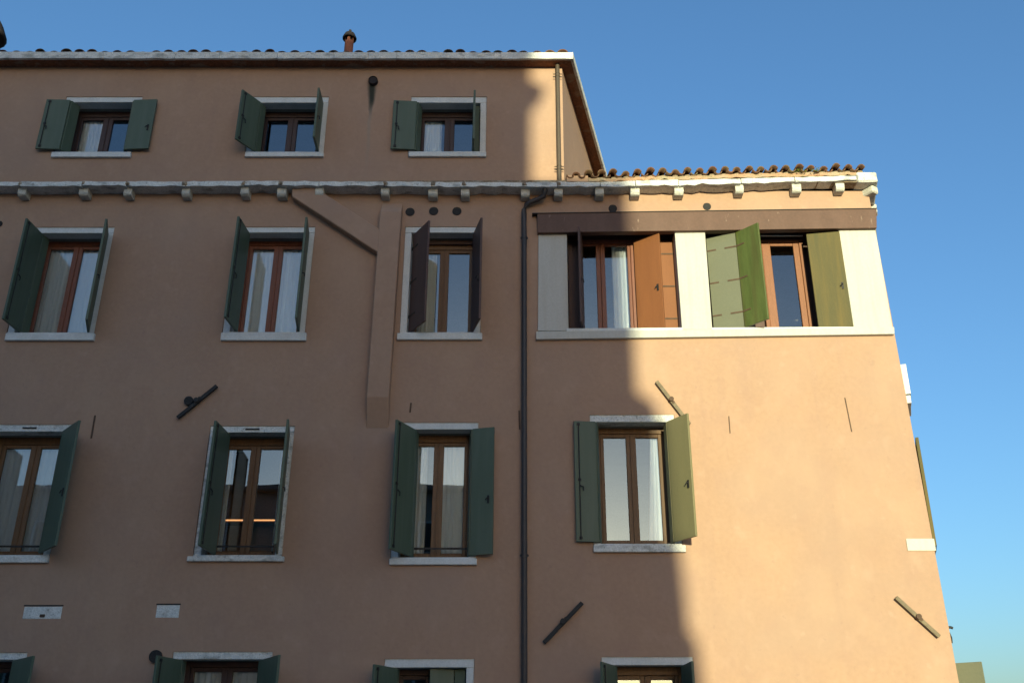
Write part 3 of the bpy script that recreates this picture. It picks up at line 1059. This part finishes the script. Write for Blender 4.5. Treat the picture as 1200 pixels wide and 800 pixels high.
for s in (0.6,):
    c0 = Vector((XR1 + SDX * s, D + SDY * s))
    out = Vector((SDY, -SDX)) * 0.11
    al = Vector((SDX, SDY)) * 0.07
    part("corbel", MB().plan([c0 - al, c0 - al + out, c0 + al + out, c0 + al], ez_b - 0.13, ez_b + 0.03), M['corbel'], cornice, bevel=0.012)

# mortar and brick bed under the wing's tiles


def bed_rows(px):
    t, b = slab_y(px)
    return t - 4.6 - 0.6 * (px > 850), t - 0.2


bed = part("tile_bed", rough_slab(690, 1003, Yf=cY + 0.03, amp=0.01, rows=bed_rows, n=60), M['mortar'], cornice)
part("tile_bed_plaster", rough_slab(664, 689, Yf=cY + 0.035, amp=0.004, rows=lambda p: (slab_y(p)[0] - 7.5, slab_y(p)[0] - 0.2)), M['wall'], cornice)

# ------------------------------------------------------------------ top eave
eY = D - 0.24
ezt, ezb = zof(60.6, eY), zof(68.6, eY)
eX1 = at(671.5, 65, eY)[0]
eave = part("eave_soffit", MB().box(XL, XC + 0.18, eY + 0.045, D - 0.002, ezb + 0.012, ezt - 0.01), M['soffit'], house)
ej = [-330, -180, -95, -18, 52, 122, 206, 258, 326, 391, 432, 465, 523, 587, 671.5]


def eave_rows(px):
    s = max(0.0, min(1.0, px / 671))
    return 60.2 + 0.9 * s, 68.4 + 0.4 * s


for a, b in zip(ej, ej[1:]):
    part("eave_slab", rough_slab(a + 0.2, b - 0.2, random.uniform(-.004, .004), random.uniform(-.003, .003), eY + random.uniform(-.005, .005), eY + 0.05,
                                 amp=0.0035, rows=eave_rows, n=max(3, int((b - a) / 10))), M['old_stone'], eave)
# flank of the eave
so = Vector((UDY, -UDX)) * 0.2
c0 = Vector((XC, D))
c1 = c0 + Vector((UDX, UDY)) * L_S
pA = Vector((eX1, eY + 0.003))
pB = pA + Vector((UDX, UDY)) * (L_S + 0.3)
lip = Vector((-UDY, UDX)) * 0.045
part("eave_slab", MB().plan([pA, pB, pB + lip, pA + lip + Vector((0, 0.02))], ezb - 0.002, ezt), M['old_stone'], eave, bevel=0.006)
part("side_soffit", MB().plan([pA + lip + Vector((0.002, 0.05)), pB + lip, c1, c0 + Vector((0, 0.0)), c0 + Vector((0, -0.15))], ezb + 0.013, ezt - 0.012), M['soffit'], eave)

# ------------------------------------------------------------------ roofs and their tiles


def tile_mesh(name, up=True, r0=0.088, r1=0.075, ln=0.44, th=0.016, seg=8, sq=0.72):
    mb = MB()
    vs = []
    for y, r in ((0, r0), (ln, r1)):
        for rr in (r, r - th):
            for k in range(seg + 1):
                a = math.pi * (0.06 + 0.88 * k / seg)
                z = math.sin(a) * rr * sq
                vs.append((math.cos(a) * rr, y, z if up else -z))
    n = seg + 1
    fs = []
    for k in range(seg):
        fs.append((k, k + 1, 2 * n + k + 1, 2 * n + k))
        fs.append((n + k, n + k + 1, 3 * n + k + 1, 3 * n + k))
        fs.append((k, k + 1, n + k + 1, n + k))
        fs.append((2 * n + k, 2 * n + k + 1, 3 * n + k + 1, 3 * n + k))
    fs += [(0, n, 3 * n, 2 * n), (seg, n + seg, 3 * n + seg, 2 * n + seg)]
    mb.add(vs, fs, True)
    me, c = mb.mesh(name, M['tile'], center=(0, 0, 0))
    me.shade_smooth() if False else None
    return me


covers = [tile_mesh("roof_tile", True, 0.088 + d, 0.074 + d) for d in (0, 0.004, -0.004)]
chans = [tile_mesh("roof_tile", False, 0.082 + d, 0.07 + d) for d in (0, 0.004, -0.004)]
wing_covers = [tile_mesh("roof_tile", True, 0.064 + d, 0.058 + d, th=0.017, sq=1.0) for d in (0, 0.004, -0.003)]
wing_chans = [tile_mesh("roof_tile", False, 0.06 + d, 0.055 + d, th=0.017, sq=1.0) for d in (0, 0.004, -0.003)]
SL = R(17)
# main roof: sheet with a hip on the right
rb = MB()
ry = D + 4.2
rz = ezt + 0.0 + (ry - eY) * math.tan(SL)
rxr = XC - 3.2
rb.add([(XL, eY + 0.12, ezt + 0.02), (eX1 - 0.15, eY + 0.12, ezt + 0.02), (rxr + 2.0, ry, rz), (XL, ry, rz), (XL, yb + 0.2, ezt), (eX1 + UDX * L_S - 0.1, yb + 0.2, ezt)],
       [(0, 1, 2, 3), (3, 2, 5, 4), (1, 5, 2)])
roof = part("roof", rb, M['tile'], house)
zt0 = ezt + 0.0
x = -10.9
pitch = 0.214
while x < eX1 - 0.12:
    for me, dx, dy, dz in ((random.choice(chans), pitch / 2, 0.03, 0.06), (random.choice(covers), 0, 0.0, 0.0)):
        if x + dx > eX1 - 0.1:
            continue
        jy = random.uniform(-0.03, 0.03)
        o = link("roof_tile", me, (x + dx + random.uniform(-.012, .012), eY + 0.05 + dy + jy, zt0 + dz + random.uniform(-.014, .012)), roof,
                 (SL + random.uniform(-.03, .03), random.uniform(-.04, .04), random.uniform(-.04, .04)))
    x += pitch
# wing roof
wz0 = at(900, 203, cY)[1]
wr = MB()
wr.add([(XC + 0.1, cY + 0.2, wz0 + 0.03), (XR1 + 0.1, cY + 0.2, wz0 + 0.06), (XR1 + SDX * 4 - 1.0, D + 4.0, wz0 + 1.25), (XC + UDX * 4, D + 4.0, wz0 + 1.25)], [(0, 1, 2, 3)])
wr.add([(XR1 + 0.1, cY + 0.2, wz0 + 0.06), (XR1 + SDX * 9, D + SDY * 9, wz0), (XR1 + SDX * 4 - 1.0, D + 4.0, wz0 + 1.25)], [(0, 1, 2)])
wr.add([(XC + UDX * 4, D + 4.0, wz0 + 1.25), (XR1 + SDX * 4 - 1.0, D + 4.0, wz0 + 1.25), (XR1 + SDX * 9, D + SDY * 9, wz0), (XC + UDX * 9, D + UDY * 9, wz0)], [(0, 1, 2, 3)])
wroof = part("wing_roof", wr, M['tile'], house)
pm = MB()
arc = [(math.cos(math.pi * k / 8) * 0.045, math.sin(math.pi * k / 8) * 0.024 - 0.02) for k in range(9)]
pm.prism([(0.06, -0.06)] + arc + [(-0.06, -0.06)], 0.0, 0.1)
plug, _c = pm.mesh("mortar_plug", M['plug'], bevel=0.008, center=(0, 0, 0), jitter=0.004)
px = 668.0
tY = cY - 0.02
while px < 1018:
    for me, dpx, dy, dz in ((random.choice(wing_chans), 0, 0.012, 0.004), (random.choice(wing_covers), 7.25, 0.0, -0.004)):
        q = px + dpx
        if q > 1014:
            continue
        yy = slab_y(q)[0]
        x, z = at(q, yy - 9.2 + 0.5 * (q < 720), tY + dy)
        o = link("roof_tile", me, (x + random.uniform(-.012, .012), tY + dy + random.uniform(-.035, .03), z + dz + random.uniform(-.012, .012)), wroof,
                 (R(14) + random.uniform(-.04, .04), random.uniform(-.09, .09), random.uniform(-.08, .08)))
        if dpx:
            link("mortar_plug", plug, (x + random.uniform(-.006, .006), tY + 0.07, z - 0.012), wroof, (0, random.uniform(-.2, .2), 0))
    px += 14.5

for q in (938, 956):
    xq, zq = at(q, 199.5, tY - 0.01)
    mb = MB()
    for k in range(70):
        a, b = random.gauss(0, 0.05), abs(random.gauss(0, 0.03))
        c = Vector((xq + a, tY - 0.02 + random.uniform(-.03, .04), zq - 0.035 + b))
        d1 = Vector((random.uniform(-1, 1), random.uniform(-1, .4), random.uniform(0, 1))).normalized() * random.uniform(.012, .03)
        d2 = d1.cross(Vector((random.uniform(-1, 1), random.uniform(-1, 1), 1))).normalized() * random.uniform(.006, .012)
        mb.add([c - d2, c + d2, c + d1], [(0, 1, 2)])
    o = part("weed_tuft", mb, M['moss'])
    tag(o, "green weed tuft on the wing's tile edge, " + ("the left one of two" if q == 938 else "the right one of two"), "plant", "weeds on the tile edge")

# ------------------------------------------------------------------ chimneys
cyy = D + 0.75
cxp, czt = at(409.7, 45, cyy)
cz0 = ezt + 0.1
body_r = 0.079
zcap = zof(43.5, cyy)
bd = MB()
segs = 20
# drum with four round smoke holes: built as rings, with the hole faces left out and backed by a dark core
prof = [(body_r * 1.04, cz0), (body_r, zcap - 0.22), (body_r, zcap - 0.12), (body_r, zcap - 0.03), (body_r * 1.05, zcap)]
vs = [(cxp + r * math.cos(2 * math.pi * k / segs), cyy + r * math.sin(2 * math.pi * k / segs), z) for r, z in prof for k in range(segs)]
fs = []
for i in range(len(prof) - 1):
    for k in range(segs):
        if i == 2 and k in (12, 13, 16, 17, 2, 3, 6, 7):
            continue
        fs.append((i * segs + k, i * segs + (k + 1) % segs, (i + 1) * segs + (k + 1) % segs, (i + 1) * segs + k))
bd.add(vs, fs, True)
ch = part("chimney", bd, M['flue'], roof)
part("flue_core", MB().lathe([(body_r * 0.8, cz0), (body_r * 0.8, zcap)], (cxp, cyy), 14), M['flue_dark'], ch) if False else None
cp = MB().lathe([(body_r * 0.5, zcap - 0.03), (0.125, zcap - 0.055), (0.128, zcap - 0.03), (0.09, zcap + 0.06), (0.03, zcap + 0.105), (0.012, zcap + 0.115), (0.024, zcap + 0.135),
                 (0.024, zcap + 0.155), (0.001, zcap + 0.17)], (cxp, cyy), 18)
cp.lathe([(0.001, zcap - 0.2), (body_r * 0.75, zcap - 0.2), (body_r * 0.7, zcap - 0.02)], (cxp, cyy), 14)
part("chimney_cap", cp, M['flue_dark'], roof)
# large Venetian chimney, only its edge in the frame
cyy = D + 1.5
ex, ez = at(5.6, 41, cyy)
wx = 0.42
cx0 = ex - wx
z1 = ez
bd = MB().lathe([(0.40, ezt + 0.1), (0.375, z1 - 0.32), (0.31, z1 - 0.13), (0.24, z1 - 0.10), (0.24, z1 - 0.05), (0.38, z1 - 0.05), (0.42, z1), (0.31, z1 + 0.26),
                 (0.1, z1 + 0.6), (0.001, z1 + 0.65)], (cx0, cyy), 20)
part("chimney", bd, M['flue_dark'], roof)

# ------------------------------------------------------------------ plastered chimney breast
pr = 0.16
bYf = D - pr
cbm = MB()


def tri_strip_shaft():
    # vertical shaft: sloped shoulder at the top, wedge at the foot
    xl_t, z_t = at(445.2, 247.7, bYf)
    xr_t = at(470.2, 247.7, bYf)[0]
    xl_b, z_b = at(429.2, 465, bYf)
    xr_b = at(455.4, 465, bYf)[0]
    zt2 = at(446, 240.3, D - 0.09)[1]
    zb2 = zof(503.5)
    vs = [(xl_b, bYf, z_b), (xr_b, bYf, z_b), (xr_t, bYf, z_t), (xl_t, bYf, z_t),
          (xl_b, D + 0.01, zb2), (xr_b, D + 0.01, zb2), (xr_t, D + 0.01, zt2 + 0.1), (xl_t, D + 0.01, zt2 + 0.1)]
    return vs, [(0, 1, 2, 3), (3, 2, 6, 7), (0, 4, 5, 1), (1, 5, 6, 2), (0, 3, 7, 4)]


cbm.add(*tri_strip_shaft())
breast = part("chimney_breast", cbm, M['wall'], house, bevel=0.012)
dp = [at(341.8, 230, bYf + 0.004), at(446, 297.8, bYf + 0.004), at(446, 269.5, bYf + 0.004), at(363.5, 216, bYf + 0.004), at(342.3, 216, bYf + 0.004)]
part("chimney_breast_arm", MB().prism(dp, bYf + 0.004, D + 0.01), M['wall'], breast, bevel=0.012)

# ------------------------------------------------------------------ drainpipes
pY = D - 0.07
zs_ = [(639, 219.5, D - 0.17), (638.8, 224, D - 0.16), (637, 230, D - 0.13), (630, 233.8, D - 0.1), (621, 237, D - 0.085), (616.5, 240, pY), (614.2, 246, pY)]
pts = [(at(a, b, y)[0], y, at(a, b, y)[1]) for a, b, y in zs_]
xp = at(614.3, 400, pY)[0]
pts += [(xp, pY, pts[-1][2] - 0.2), (xp, pY, 3.0), (xp, pY, 0.05)]
pipe = part("drainpipe", MB().tube(pts, 0.041, 14), M['pipe_dark'], house, label="dark brown drainpipe with a bent head below the cornice")
for py in (278.8, 418, 532, 650.5):
    z = zof(py, pY)
    cb = MB().tube([(xp, pY, z - 0.016), (xp, pY, z + 0.016)], 0.049, 14)
    cb.box(xp - 0.06, xp + 0.06, pY - 0.008, pY + 0.008, z - 0.012, z + 0.012)
    cb.box(xp - 0.008, xp + 0.008, pY + 0.03, D + 0.002, z - 0.01, z + 0.01)
    if py not in (418, 532):
        part("pipe_bracket", cb, M['pipe_dark'], pipe)
xq, _ = at(654.3, 140, pY)
z0q, z1q = zof(214, pY), ezb + 0.02
pipe = part("drainpipe", MB().tube([(xq, pY, z1q), (xq, pY, z0q)], 0.036, 14), M['pipe_tan'], house, label="tan drainpipe at the sunlit top corner")
for py in (88, 196.5):
    z = zof(py, pY)
    for dzz in (-0.03, 0.03):
        cb = MB().tube([(xq, pY, z + dzz - 0.008), (xq, pY, z + dzz + 0.008)], 0.041, 14)
        cb.box(xq - 0.075, xq + 0.075, pY + 0.01, pY + 0.022, z + dzz - 0.006, z + dzz + 0.006)
        part("pipe_bracket", cb, M['pipe_tan'], pipe)


# ------------------------------------------------------------------ wall ties, vents, plaques, slots
def tie(a, b, k, m, label=None):
    Yt = D - 0.045
    A, B, K = (Vector((at(*p, Yt)[0], Yt, at(*p, Yt)[1])) for p in (a, b, k))
    d = (B - A).normalized()
    s = Vector((0, 1, 0)).cross(d) * 0.027
    t = Vector((0, 0.02, 0))
    mb = MB().add([A + s - t, A - s - t, A - s + t, A + s + t, B + s - t, B - s - t, B - s + t, B + s + t],
                  [(0, 1, 2, 3), (4, 5, 6, 7), (0, 1, 5, 4), (1, 2, 6, 5), (2, 3, 7, 6), (3, 0, 4, 7)])
    o = part("wall_tie", mb, M[m], house, bevel=0.005, label=label)
    part("tie_eye", MB().tube([K + Vector((0, -0.05, 0)), K + Vector((0, 0.09, 0))], 0.036, 12).tube([K + d * 0.05 - t * 1.3, K + d * 0.05 + t * 1.2], 0.022, 8), M['rusty' if m == 'tie' else m], o, bevel=0.004)


tie((207.9, 489.5), (254.3, 451.9), (230.7, 469.4), 'tie_dark')
tie((769.3, 446.9), (808, 497), (786.4, 468.3), 'tie')
tie((637.6, 752.6), (682.3, 705.7), (659.6, 727.7), 'tie_dark')
tie((1049.8, 699.5), (1100.7, 745.5), (1075.7, 722.3), 'tie')


def vent(px, py, r, deep=0.012):
    x, z = at(px, py, D - deep)
    o = part("vent", MB().tube([(x, D - deep, z), (x, D + 0.001, z)], r, 20), M['tie_dark'], house)
    gb = MB()
    for k in range(-2, 3):
        hw = math.sqrt(max(0.0, r * r - (k * r * 0.36) ** 2)) * 0.92
        gb.box(x - hw, x + hw, D - deep - 0.005, D - deep - 0.001, z + k * r * 0.36 - 0.006, z + k * r * 0.36 + 0.006)
    part("vent_grille", gb, M['iron'], o)


for p in ((480.5, 248.2), (508.2, 247.2), (535.4, 247.3)):
    vent(*p, 0.073)
vent(718.2, 244.2, 0.068)
vent(828.6, 241.8, 0.064)
vent(220.8, 469, 0.066, 0.05)
vent(181.8, 768.5, 0.082, 0.04)
vent(-1, 262, 0.05)
# projecting flue pipe above the soot streak
fy = D - 0.07
x, z = at(437, 93.5, fy)
fp = part("flue_pipe", MB().tube([(x, D + 0.01, z), (x, fy, z)], 0.078, 18, caps=False).tube([(x, D - 0.02, z), (x, fy + 0.012, z)], 0.068, 18), M['flue_dark'], house)

for l, t, r_, b in ((29, 710.2, 73.4, 724.8), (184.2, 708.6, 210.9, 723.4)):
    xa, zt_ = at(l, t)
    xb, zb_ = at(r_, b)
    xb = at(r_, t)[0]
    pl = part("stone_plaque", MB().box(xa, xb, D - 0.004, D + 0.04, zb_, zt_), M['old_stone'], house, bevel=0.004, jitter=0.002)
    part("plaque_shadow_strip", MB().box(xa - 0.01, xb + 0.01, D - 0.008, D + 0.03, zt_ + 0.003, zt_ + 0.02), M['iron'], pl)  # black strip over the plaque, standing in for the shadow in the gap
    if l < 100:
        xi, zi = at(49.5, 721, D - 0.01)
        part("iron_stub", MB().box(xi - 0.035, xi + 0.035, D - 0.016, D - 0.003, zi - 0.02, zi + 0.02), M['rusty'], pl, bevel=0.006)
for (a, b) in (((111.6, 486.6), (107, 513.3)), ((481.7, 472), (480.5, 483)), ((608.4, 481), (609, 503)), ((854, 487.5), (855.5, 507.5)), ((990, 466), (998, 505.7))):
    A, B = at(*a), at(*b)
    w_ = 0.007 if a[0] > 800 else 0.011
    part("iron_key", MB().prism([(B[0] - w_, B[1]), (B[0] + w_, B[1]), (A[0] + w_, A[1]), (A[0] - w_, A[1])], D - 0.008, D + 0.02), M['rusty'], house)

# small iron clamps let into the old lintels
for key in ('31', '32'):
    w = WIN[key]
    xm, zm = (w['x0'] + w['x1']) / 2, (w['zt'] + w['zl']) / 2
    part("iron_clamp", MB().box(xm - 0.1, xm + 0.1, D + 0.004, D + 0.02, zm - 0.012, zm + 0.012), M['iron'], house)

# corner stones and shutters of the flank
def flank(z, s, out):
    return Vector((xr(z) + SDX * s + SDY * out, D + SDY * s - SDX * out))


x0, zt_ = at(1061.5, 630.6, D - 0.012)
zb_ = zof(644.8, D - 0.012)
a = flank(zb_, 0, 0.012)
b = flank(zb_, 0.7, 0.012)
part("corner_stone", MB().plan([(x0, D - 0.012), (a.x - 0.004, D - 0.012), (a.x + 0.01, D + 0.0), (b.x, b.y), (b.x - 0.3, b.y)], zb_, zt_), M['pilaster'], house, bevel=0.004)
for (ya_, yb_, s0, s1, o0, o1, m, nm) in ((430, 464.5, 0.35, 1.4, -0.02, 0.095, 'stone', 'side_lintel'), (466, 475, 0.35, 0.5, -0.02, 0.075, 'stone', 'side_jamb'),
                                        (515, 641, 0.25, 0.7, 0.03, 0.075, 'olive', 'side_shutter')):
    Yq = D + SDY * (s0 + 0.1)
    za, zb_ = zof(ya_, Yq), zof(yb_, Yq)
    part(nm, MB().plan([flank(za, s0, o0), flank(za, s0, o1), flank(za, s1, o1), flank(za, s1, o0)], zb_, za), M[m], house, bevel=0.004)
Yq = D + SDY * 0.9
zt_ = zof(776.5, Yq)
part("side_shutter", MB().plan([flank(zt_, 0.9, 0.02), flank(zt_, 0.82, 0.37), flank(zt_, 0.86, 0.375), flank(zt_, 0.94, 0.02)], 1.2, zt_), M['sage'], house, bevel=0.004,
     label="olive shutter of the flank standing open")
Yq = D + SDY * 0.5
for pts_, r in ((((1110, 734.5), (1114, 734.5), (1116.5, 735.5)), 0.018), (((1112.5, 741), (1115, 747), (1115.5, 753)), 0.012)):
    q = [(at(a_, b_, Yq)[0], Yq, at(a_, b_, Yq)[1]) for a_, b_ in pts_]
    q.insert(0, (q[0][0] - 0.08, Yq, q[0][2]))
    part("shutter_hook", MB().tube(q, r, 8), M['iron'], house)

# ------------------------------------------------------------------ houses on the other side, behind the camera: they throw the shadow and show in the panes


def far_house(name, label, poly, y0, depth, m, wins, roof_poly=None):
    h = thing(name, label, "house", (sum(p[0] for p in poly) / len(poly), y0, 0))
    # poly seen from +y side
    part("wall", MB().prism(poly, y0 - depth, y0), M[m], h)
    for (x, z, w, hh) in wins:
        f = part("window", MB().box(x - w / 2, x + w / 2, y0 - 0.02, y0 + 0.03, z, z + hh), M['stone'], h)
        part("pane", MB().box(x - w / 2 + 0.12, x + w / 2 - 0.12, y0 + 0.0301, y0 + 0.04, z + 0.12, z + hh - 0.12), M['iron'], f)
        for s in (-1, 1):
            part("shutter", MB().box(x + s * (w * 0.75) - w * 0.24, x + s * (w * 0.75) + w * 0.24, y0 + 0.002, y0 + 0.05, z + 0.05, z + hh - 0.05), M['green'], h)
    if roof_poly:
        part("roof", MB().prism_x(roof_poly[0], roof_poly[1], roof_poly[2]), M['tile'], h)
    return h


DY = 38.0
yB = D - DY
tx = DY * math.tan(R(SUN_AZ))
tz = DY * math.tan(R(SUN_EL)) / math.cos(R(SUN_AZ))
edge = [(2.28, -4.0), (2.26, 2.0), (2.20, 3.4), (2.10, 3.45), (2.05, 4.6), (1.93, 4.7), (1.9, 6.35), (1.80, 6.7), (1.57, 6.85), (1.57, 10.35), (0.05, 10.45), (0.05, 12.0),
        (0.27, 12.15), (0.27, 12.35), (0.05, 12.45), (0.03, 12.75)]
pts_ = [(x + 0.09 + tx, max(0, z + tz)) for x, z in edge if z + tz > -0.7]
hB = pts_[-1][1]
polyB = [(-60, 0)] + pts_ + [(-60, hB)]
far_house("tall_house", "long house across the square, mirrored in the panes and shading the left of the facade", polyB, yB, 9, 'far_wall_grey',
          [(x, z, 1.1, 1.8) for x in (-1.6, -5, -8.4, -11.8, -15.2, -18.6, -22, -25.4) for z in (1.6, 5.4, 9.2, 12.8)],
          ([(yB + 0.4, hB + 0.003), (yB + 0.4, hB + 0.12), (yB - 4.5, hB + 1.75), (yB - 9.4, hB + 0.12), (yB - 9.4, hB + 0.003)], -60.2, pts_[-1][0] + 0.05))
